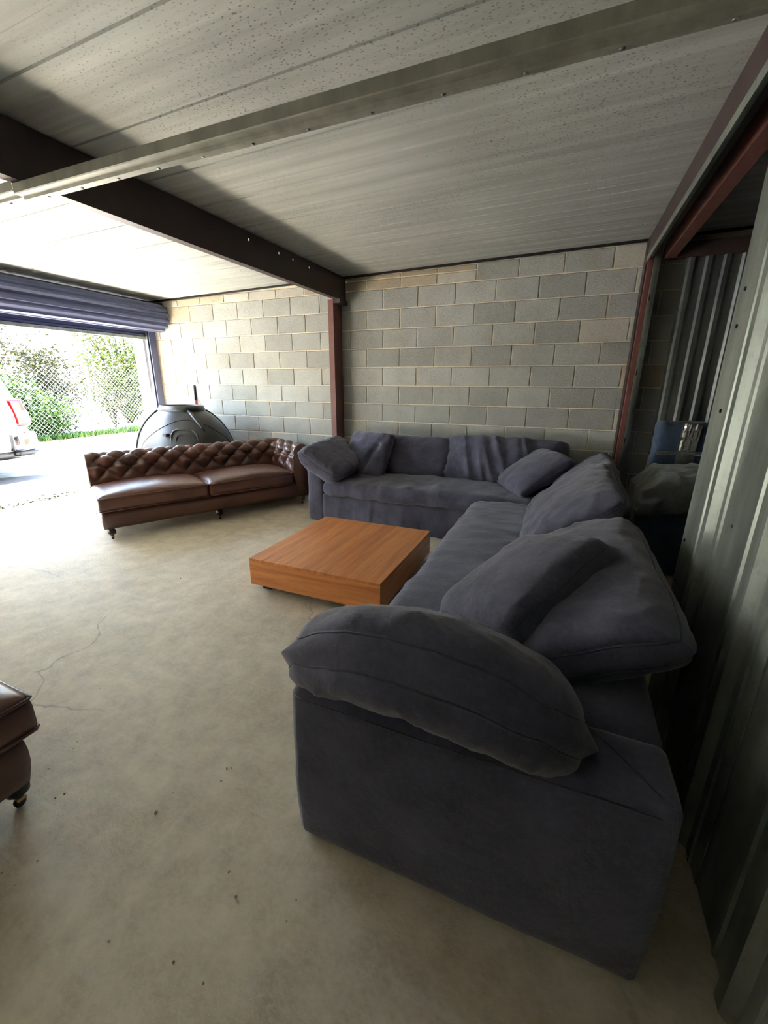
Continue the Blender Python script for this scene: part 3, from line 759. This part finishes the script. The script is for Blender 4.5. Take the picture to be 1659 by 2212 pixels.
F.append(tuple(5*nt+i for i in range(nt))); obj('collar', V, F, 'plastic', ub, True)
def dtube(name, pts, r, mat, par=None, out=.006):
    mb = MB().tube([dome_pt(a_, z_, out) for a_, z_ in pts], r, 8); return obj(name, mb.V, mb.F, mat, par or ub, True)
for dg_ in (-92, 92): dtube('mould_flange', [(dg_, .02+.05*k) for k in range(22) if .02+.05*k < 1.08], .016, 'plastic')
dtube('rib', [(8, 1.075), (11, 1.03), (14, .97), (17, .90), (19, .84)], [.018, .024, .024, .022, .012], 'plastic', out=.01)
dtube('crease', [(-74+7*k, .56+.42*math.sin(math.pi*min(1, (k+.5)/21))**.8) for k in range(22)], .006, 'plastic_dark', out=.001)
hf = dtube('hatch_frame', [(-24, .40), (-24, .80), (-21, .85), (-15, .87), (0, .87), (5, .85), (8, .80), (8, .40)], .013, 'plastic', out=.004)
dtube('gasket', [(-18, .40), (-18, .77), (-16, .80), (-13, .81), (-2, .81), (1, .80), (3, .77), (3, .40)], .007, 'rubber', hf, .004)
p = dome_pt(-30, .80, .012); mb = MB().box(p.x-.03, p.x+.03, p.y-.03, p.y+.03, p.z-.014, p.z+.016); bevel(obj('latch', mb.V, mb.F, 'rubber', ub), .004)

PB = (-2.71, -.022, 0); pl = empty('broom', PB); tag(pl, 'broom with red handle and black grip leaning upright on the block wall', 'broom')
obj('handle', *(lambda q: (q.V, q.F))(MB().tube([(-.03, -.02, .12), (.0, -.003, 1.22)], .012, 10)), 'red', pl, True)
obj('grip', *(lambda q: (q.V, q.F))(MB().tube([(.0, -.004, 1.18), (.006, -.001, 1.385)], .0145, 10)), 'rubber', pl, True)
obj('head', *rgrid((-.16, -.045, .0), (.10, .005, .12), .012, .03), 'plastic_dark', pl, True)

# ---------------------------------------------------------------- next bay: furniture under moving blankets
def quilt(p, n):
    return p + n*(.020*fbm(p, 3.2, 41) + .012*max(0, ridge((p.x*1.4+p.z, p.y, p.z*.8-p.x*.5), 5, 12))**2 + .004*math.sin(p.x*42+p.z*30)*math.sin(p.z*42-p.x*30))
WB = (3.32, -.40, 0); w = empty('wrapped_headboard', WB); tag(w, 'upright flat furniture wrapped in dark blue quilted blanket with a band of clear tape', 'wrapped furniture')
spart('blanket', (2.935, -.50, 0), (3.75, -.27, 1.115), .05, WB, w, 'navy_dark', .026, quilt)
V = []; F = []; nz = 60
for k in range(nz+1):
    zz = 1.118*k/nz
    for i in range(13):
        xx = 3.11+.13*i/12 + .010*math.sin(zz*5)+.035*(1-zz/1.1)*-1; yy = -.522 - .010*noise.noise(Vector((xx*60, zz*6, 1))) - .014*fbm((xx, -.5, zz), 3.2, 41)
        V.append(Vector((xx, yy, zz))-Vector(WB))
for k in range(nz):
    for i in range(12): a = k*13+i; F.append((a, a+1, a+14, a+13))
o = obj('tape_band', V, F, 'tape', w); md = o.modifiers.new('thick', 'SOLIDIFY'); md.thickness = .002
V = []; F = []
for k in range(61):
    xx = 2.95+.78*k/60
    for i in range(5):
        zz = .86+.035*i/4 + .02*(xx-3.3); V.append(Vector((xx, -.524-.008*noise.noise(Vector((xx*8, zz*60, 3)))-.014*fbm((xx, -.5, zz), 3.2, 41), zz))-Vector(WB))
for k in range(60):
    for i in range(4): a = k*5+i; F.append((a, a+1, a+6, a+5))
o = obj('tape_strip', V, F, 'tape', w); md = o.modifiers.new('thick', 'SOLIDIFY'); md.thickness = .002
GB = (3.2, -.88, 0); w = empty('covered_armchair', GB); tag(w, 'low bulky furniture in dark blue blankets with a grey quilt over its top', 'wrapped furniture')
spart('blanket', (2.80, -1.15, 0), (3.75, -.62, .60), .06, GB, w, 'navy_dark', .03, quilt)
def drape(p, n):
    q = quilt(p, n); f = (p.x-2.8)/.95
    q.z += .05*math.sin(f*2.6)-.02 - .10*max(0, .12-f)/.12*max(0, n.z+.2)
    if p.z < .62: q += n*(.022*max(0, ridge((p.x*1.6+p.y, p.y*1.6, p.z*.4), 6, 8))) ; q.z += .06*noise.noise(Vector((p.x*5, p.y*5, 2)))
    q.z += .022*ridge((p.x*1.1+p.y*.8, p.y*2.2-p.x*.4, 0), 4.2, 31)*max(0, n.z)
    return q
spart('quilt', (2.775, -1.175, .50), (3.78, -.60, .775), .055, GB, w, 'quilt_grey', .02, drape)

# ---------------------------------------------------------------- outdoors
tag(MB().box(-60, XL-.2, -60, 60, -.2, -.02).build('ground', 'asphalt'), 'pale sunlit asphalt lane outside the door', kind='structure')
tag(MB().box(-3.66, XL-.0, EY0-.3, .2, -.2, -.004).build('threshold', 'apron'), 'concrete door threshold', kind='structure')
def patch(name, pts, z, mat, label):
    n = len(pts); mb = MB(); mb.V = [Vector((x, y, z)) for x, y in pts] + [Vector((x, y, z-.02)) for x, y in pts]
    mb.F = [tuple(range(n)), tuple(range(2*n-1, n-1, -1))] + [(i, (i+1) % n, n+(i+1) % n, n+i) for i in range(n)]
    return tag(mb.build(name, mat), label, kind='structure')
rg = random.Random(3)
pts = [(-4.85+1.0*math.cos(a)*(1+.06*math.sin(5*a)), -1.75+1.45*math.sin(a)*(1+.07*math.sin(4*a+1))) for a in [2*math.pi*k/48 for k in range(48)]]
patch('car_shadow_patch', pts, -.014, 'asphalt_shadow', 'car shadow painted as a dark asphalt patch outside the door')  # stands in for the car's cast shadow on the lane
patch('yellow_line', [(-3.68, -2.75), (-3.55, -2.75), (-3.55, -1.75), (-3.60, -1.6), (-3.68, -1.72)], .002, 'yellow', 'worn yellow painted line on the threshold')

# white estate car seen from its rear quarter
CB = (-6.45, -3.1, 0); car = empty('car', CB); tag(car, 'white estate car parked outside the roller door, rear corner with red tail lamp', 'car')
def cbody(p, n):
    q = Vector(p); f = max(0, min(1, (q.z-.95)/.85))
    q.x = -6.45 + (q.x+6.45)*(1-.20*f**1.3)                       # tumblehome
    if q.y > -1.6: q.y -= (q.y+1.6)/.95*(.34*max(0, (q.z-.75)/1.05)**1.5)     # raked tail
    if q.y < -3.6 and q.z > 1.02: q.z = 1.02+(q.z-1.02)*max(0.02, 1-(-3.6-q.y)/1.0)   # bonnet and screen
    if q.y > -1.2: q.x = -6.45+(q.x+6.45)*(1-.12*((q.y+1.2)/.55)**2)
    return q
spart('body', (-7.42, -5.55, .36), (-5.48, -.66, 1.80), .16, CB, car, 'white_paint', .075, cbody)
spart('sill', (-7.36, -5.0, .27), (-5.54, -.9, .40), .03, CB, car, 'plastic_dark', .12)
bo = spart('rear_bumper', (-7.30, -1.02, .38), (-5.46, -.60, .68), .08, CB, car, 'chrome', .04, lambda p, n: Vector((-6.45+(p.x+6.45)*(1-.10*max(0, (p.y+.9)/.3)**2), p.y, p.z)))
spart('bumper_pad', (-7.30, -1.03, .40), (-5.462, -.99, .66), .015, CB, car, 'plastic_dark', .06)
spart('bumper_skirt', (-7.25, -.98, .31), (-5.50, -.66, .39), .02, CB, car, 'plastic_dark', .08)
for s in (1, -1):
    xa = -6.45+s*.86; x0, x1 = sorted((xa-.06, xa+.075))
    tl = spart('tail_lamp', (x0, -.90, .76), (x1, -.68, 1.17), .03, CB, car, 'lens_red', .03, lambda p, n: p+Vector((-s*.08*max(0, (p.z-.95))**1.2, -.16*max(0, p.z-.85), 0)))
    x2, x3 = sorted((xa+s*.04, xa+s*.082)); spart('reverse_lens', (x2, -.82, .80), (x3, -.676, 1.0), .015, CB, tl, 'lens_white', .03, lambda p, n: p+Vector((-s*.08*max(0, (p.z-.95)), -.14*max(0, p.z-.85), 0)))
    for y0 in (-1.55, -4.55):
        x = -6.45+s*.87; wh = MB().lathe([(.26, -.10), (.33, -.09), (.345, 0), (.33, .09), (.26, .10)], (0, 0, 0), 28, 'x').build('wheel', 'rubber', car, True)
        wh.location = Vector((x, y0, .345-.02))-Vector(CB)
        MB().lathe([(.24, -.06), (.22, .098), (.08, .105), (.01, .11)], (0, 0, 0), 20, 'x').build('rim', 'alloy', wh, True)
    for ya, yb in ((-3.9, -2.75), (-2.7, -1.75), (-1.7, -1.25)):
        mb = MB(); xw = lambda z: -6.45+s*(.97*(1-.20*max(0, (z-.95)/.85)**1.3)+.004)
        mb.V = [Vector((xw(z)+dx, y, z))-Vector(CB) for dx in (0, -s*.03) for y, z in ((ya+.15, 1.12), (yb, 1.12), (yb-.08, 1.58), (ya+.35, 1.58))]
        mb.F = [(0, 1, 2, 3), (7, 6, 5, 4), (0, 4, 5, 1), (1, 5, 6, 2), (2, 6, 7, 3), (3, 7, 4, 0)]; mb.build('side_window', 'glass_dark', car)
mb = MB().tube([Vector((-6.45, -.85, .36))-Vector(CB), Vector((-6.45, -.50, .36))-Vector(CB), Vector((-6.45, -.46, .44))-Vector(CB)], .025, 8); obj('tow_hook', mb.V, mb.F, 'black', car, True)

# chain-link fence
FXB = -10.0
fn = empty('chain_link_fence', (FXB, 3, 0)); tag(fn, 'chain-link fence with steel posts in front of the shrubs', 'fence')
FB_ = Vector((FXB, 3, 0))
for y in (-6.35, -3.95, -1.55, .85, 3.25, 5.65, 8.05, 10.45):
    mb = MB().tube([Vector((FXB, y, -.02))-FB_, Vector((FXB+.02, y-.03, 1.85))-FB_], .032, 10); obj('post', mb.V, mb.F, 'fence', fn, True)
mb = MB()
y0, y1, hh, pit = -6.3, 10.4, 1.72, .11
k = y0-hh
while k < y1+hh:
    for s in (1, -1):
        a0, b0 = k, .04; a1, b1 = k+s*hh, .04+hh
        # clip the strand to the fence
        ts = [0, 1]
        f0 = (y0-a0)/(a1-a0); f1 = (y1-a0)/(a1-a0); lo_, hi_ = max(0, min(f0, f1)), min(1, max(f0, f1))
        if lo_ < hi_:
            mb.tube([Vector((FXB-.035+s*.004, a0+(a1-a0)*q, b0+(b1-b0)*q))-FB_ for q in (lo_, hi_)], .0019, 3, False)
    k += pit
o = obj('wire_mesh', mb.V, mb.F, 'fence', fn); o['kind'] = 'stuff'

# shrubs and trees beyond the fence
def plant(name, label, cat, x, y, h, rx, nleaf, mat, seed, trunk_h=.3, group=None, ls=.09, lo_z=.05):
    rn = random.Random(seed); r = empty(name, (x, y, -.02)); tag(r, label, cat, group)
    mb = MB(); tips = []
    for k in range(7 if h < 3.2 else 9):
        a = rn.uniform(0, 6.28); P = [Vector((0, 0, 0))]; dv_ = Vector((math.cos(a)*.35, math.sin(a)*.35, 1)).normalized()
        seg = 7; ln = h*rn.uniform(.75, 1.0)/seg
        for s in range(seg):
            dv_ = (dv_ + Vector((rn.uniform(-.28, .28), rn.uniform(-.28, .28), rn.uniform(-.05, .15)))).normalized(); P.append(P[-1]+dv_*ln)
            if s > 1:
                tips.append(P[-1]); q = P[-1]; d2 = Vector((rn.uniform(-1, 1), rn.uniform(-1, 1), rn.uniform(-.1, .7))).normalized()
                Q = [q, q+d2*rx*.35, q+d2*rx*.65+Vector((0, 0, .08))]; mb.tube(Q, [.010, .007, .003], 4, False); tips += Q[1:]
        mb.tube(P, [.035*(1-.85*i/seg)*(h/2.5) for i in range(seg+1)], 5, False)
    obj('branches', mb.V, mb.F, 'bark', r, True)
    LV = []; LF = []
    for k in range(nleaf):
        if rn.random() < .55:
            c = rn.choice(tips) + Vector((rn.gauss(0, .16), rn.gauss(0, .16), rn.gauss(0, .13)))
        else:
            u = rn.uniform(0, 1)**.5; a = rn.uniform(0, 6.28); zz = rn.uniform(lo_z, 1)
            rad = rx*(1-.55*abs(zz-.45)**1.3*1.6)*u; c = Vector((rad*math.cos(a), rad*math.sin(a), zz*h))
        if c.z < .03: c.z = rn.uniform(.03, .4)
        d1 = Vector((rn.uniform(-1, 1), rn.uniform(-1, 1), rn.uniform(-.6, .6))).normalized(); d2 = d1.orthogonal().normalized()
        d2 = (d2*math.cos(k) + d1.cross(d2)*math.sin(k)); L = ls*rn.uniform(.6, 1.3); i0 = len(LV)
        LV += [c-d1*L*.5, c+d2*L*.28+Vector((0, 0, .006)), c+d1*L*.5, c-d2*L*.28]; LF.append((i0, i0+1, i0+2, i0+3))
    me = bpy.data.meshes.new('foliage'); me.from_pydata([tuple(p) for p in LV], [], LF); me.materials.append(M[mat]); fo = bpy.data.objects.new('foliage', me); col.objects.link(fo); fo.parent = r
    return r
specs = [
 ('shrub', 'bushy spring-green shrub by the fence next to the car', 'shrub', -10.7, 1.35, 1.55, .85, 8007, 'leaf', 0.109),
 ('shrub', 'tall olive shrub tangled behind the wire just beside the leaning post', 'shrub', -11.2, 2.75, 2.3, .85, 8007, 'leaf3', 0.092),
 ('shrub', 'low bright green shrub at the foot of the fence', 'shrub', -10.55, 2.2, 1.05, .6, 4620, 'leaf', 0.103),
 ('shrub', 'airy yellow-green shrub seen beyond the fence post', 'shrub', -11.6, 4.9, 2.2, .9, 3388, 'leaf2', 0.092),
 ('shrub', 'yellow-green shrub next to the door jamb side of the fence', 'shrub', -11.0, 6.0, 2.7, 1.1, 6776, 'leaf2', 0.103),
 ('tree', 'young tree with thin yellow-green leaves reaching above the fence', 'tree', -12.6, 6.2, 4.2, 1.5, 6776, 'leaf2', 0.115),
 ('tree', 'leafy green tree standing behind the car', 'tree', -12.4, .6, 3.4, 1.4, 8007, 'leaf', 0.115),
 ('tree', 'sparse pale tree behind the olive shrub', 'tree', -13.4, 2.6, 3.4, 1.2, 2772, 'leaf3', 0.103),
 ('shrub', 'green shrub hidden behind the white car', 'shrub', -10.9, -1.6, 2.4, 1.2, 5544, 'leaf', 0.115),
 ('tree', 'tall yellowish tree farther along the fence past the door jamb', 'tree', -12.5, 9.0, 4.0, 1.6, 4620, 'leaf2', 0.115),
]
for i, (nm_, lb, ct_, x, y, h, rx, nl_, mt, ls) in enumerate(specs): plant(nm_, lb, ct_, x, y, h, rx, nl_, mt, 50+i, ls=ls)

# grass verge, fallen leaves, weeds at the threshold
def scatter(name, label, cat, n, region, size, mat, seed, upright=False):
    rn = random.Random(seed); LV = []; LF = []
    for k in range(n):
        x, y, z = region(rn); L = size*rn.uniform(.6, 1.4); a = rn.uniform(0, 6.28); d1 = Vector((math.cos(a), math.sin(a), 0)); i0 = len(LV); c = Vector((x, y, z))
        if upright: LV += [c-d1*L*.12, c+d1*L*.12, c+Vector((rn.gauss(0, .25)*L, rn.gauss(0, .25)*L, L))]; LF.append((i0, i0+1, i0+2))
        else:
            d2 = Vector((-d1.y, d1.x, rn.uniform(-.4, .4))); LV += [c-d1*L*.5, c+d2*L*.3, c+d1*L*.5+Vector((0, 0, .01)), c-d2*L*.3+Vector((0, 0, .012))]; LF.append((i0, i0+1, i0+2, i0+3))
    me = bpy.data.meshes.new(name); me.from_pydata([tuple(p) for p in LV], [], LF); me.materials.append(M[mat]); o = bpy.data.objects.new(name, me); col.objects.link(o)
    return tag(o, label, cat, kind='stuff')
scatter('grass_verge', 'bright green grass growing along the foot of the fence', 'grass', 9000, lambda r: (r.uniform(-10.4, -9.75), r.uniform(-4, 10), -.02), .13, 'leaf', 7, True)
scatter('fallen_leaves', 'brown fallen leaves swept along the edge of the lane', 'leaves', 5000, lambda r: (-9.5+r.gauss(0, .35), r.uniform(-4, 10), -.012), .06, 'litter', 8)
scatter('weeds', 'small weeds and debris in the joint outside the threshold', 'weeds', 900, lambda r: (-3.85+r.gauss(0, .06), -2.6+1.35*r.random()**1.2, -.015), .05, 'leaf3', 9)

# ---------------------------------------------------------------- bits of stone on the slab
def pebble(x, y, s, seed, label):
    bm = bmesh.new(); bmesh.ops.create_icosphere(bm, subdivisions=1, radius=s)
    rn = random.Random(seed)
    for v in bm.verts: v.co = Vector((v.co.x*rn.uniform(.7, 1.25), v.co.y*rn.uniform(.6, 1.1), v.co.z*rn.uniform(.5, .9)))
    zl = min(v.co.z for v in bm.verts)
    for v in bm.verts: v.co.z -= zl
    me = bpy.data.meshes.new('stone'); bm.to_mesh(me); bm.free(); me.materials.append(M['stone'])
    o = bpy.data.objects.new('stone', me); col.objects.link(o); o.location = (x, y, 0); o.rotation_euler = (0, 0, rn.uniform(0, 6))
    tag(o, label, 'stone', 'bits of stone on the slab')
pebble(1.062, -4.005, .0085, 1, 'largest crumb of broken stone on the slab, alone left of the end arm')
PX = ((490, 1662, .006), (500, 1660, .004), (495, 1885, .005), (510, 1938, .0045), (478, 1688, .004), (120, 1725, .004), (140, 1716, .0045), (375, 2080, .004), (235, 2034, .004), (390, 1250, .006), (440, 2125, .004), (640, 1945, .003))
for k, (u, v_, s) in enumerate(PX):
    dr_ = Vector([sum(RT[j][i]*q for j, q in enumerate(((u-829.5)/902.69, (v_-1106)/902.69, 1.0))) for i in range(3)])
    t_ = -CAM.z/dr_.z; q = CAM+dr_*t_; pebble(q.x, q.y, s, 10+k, 'tiny pale crumb of stone lying on the concrete slab')
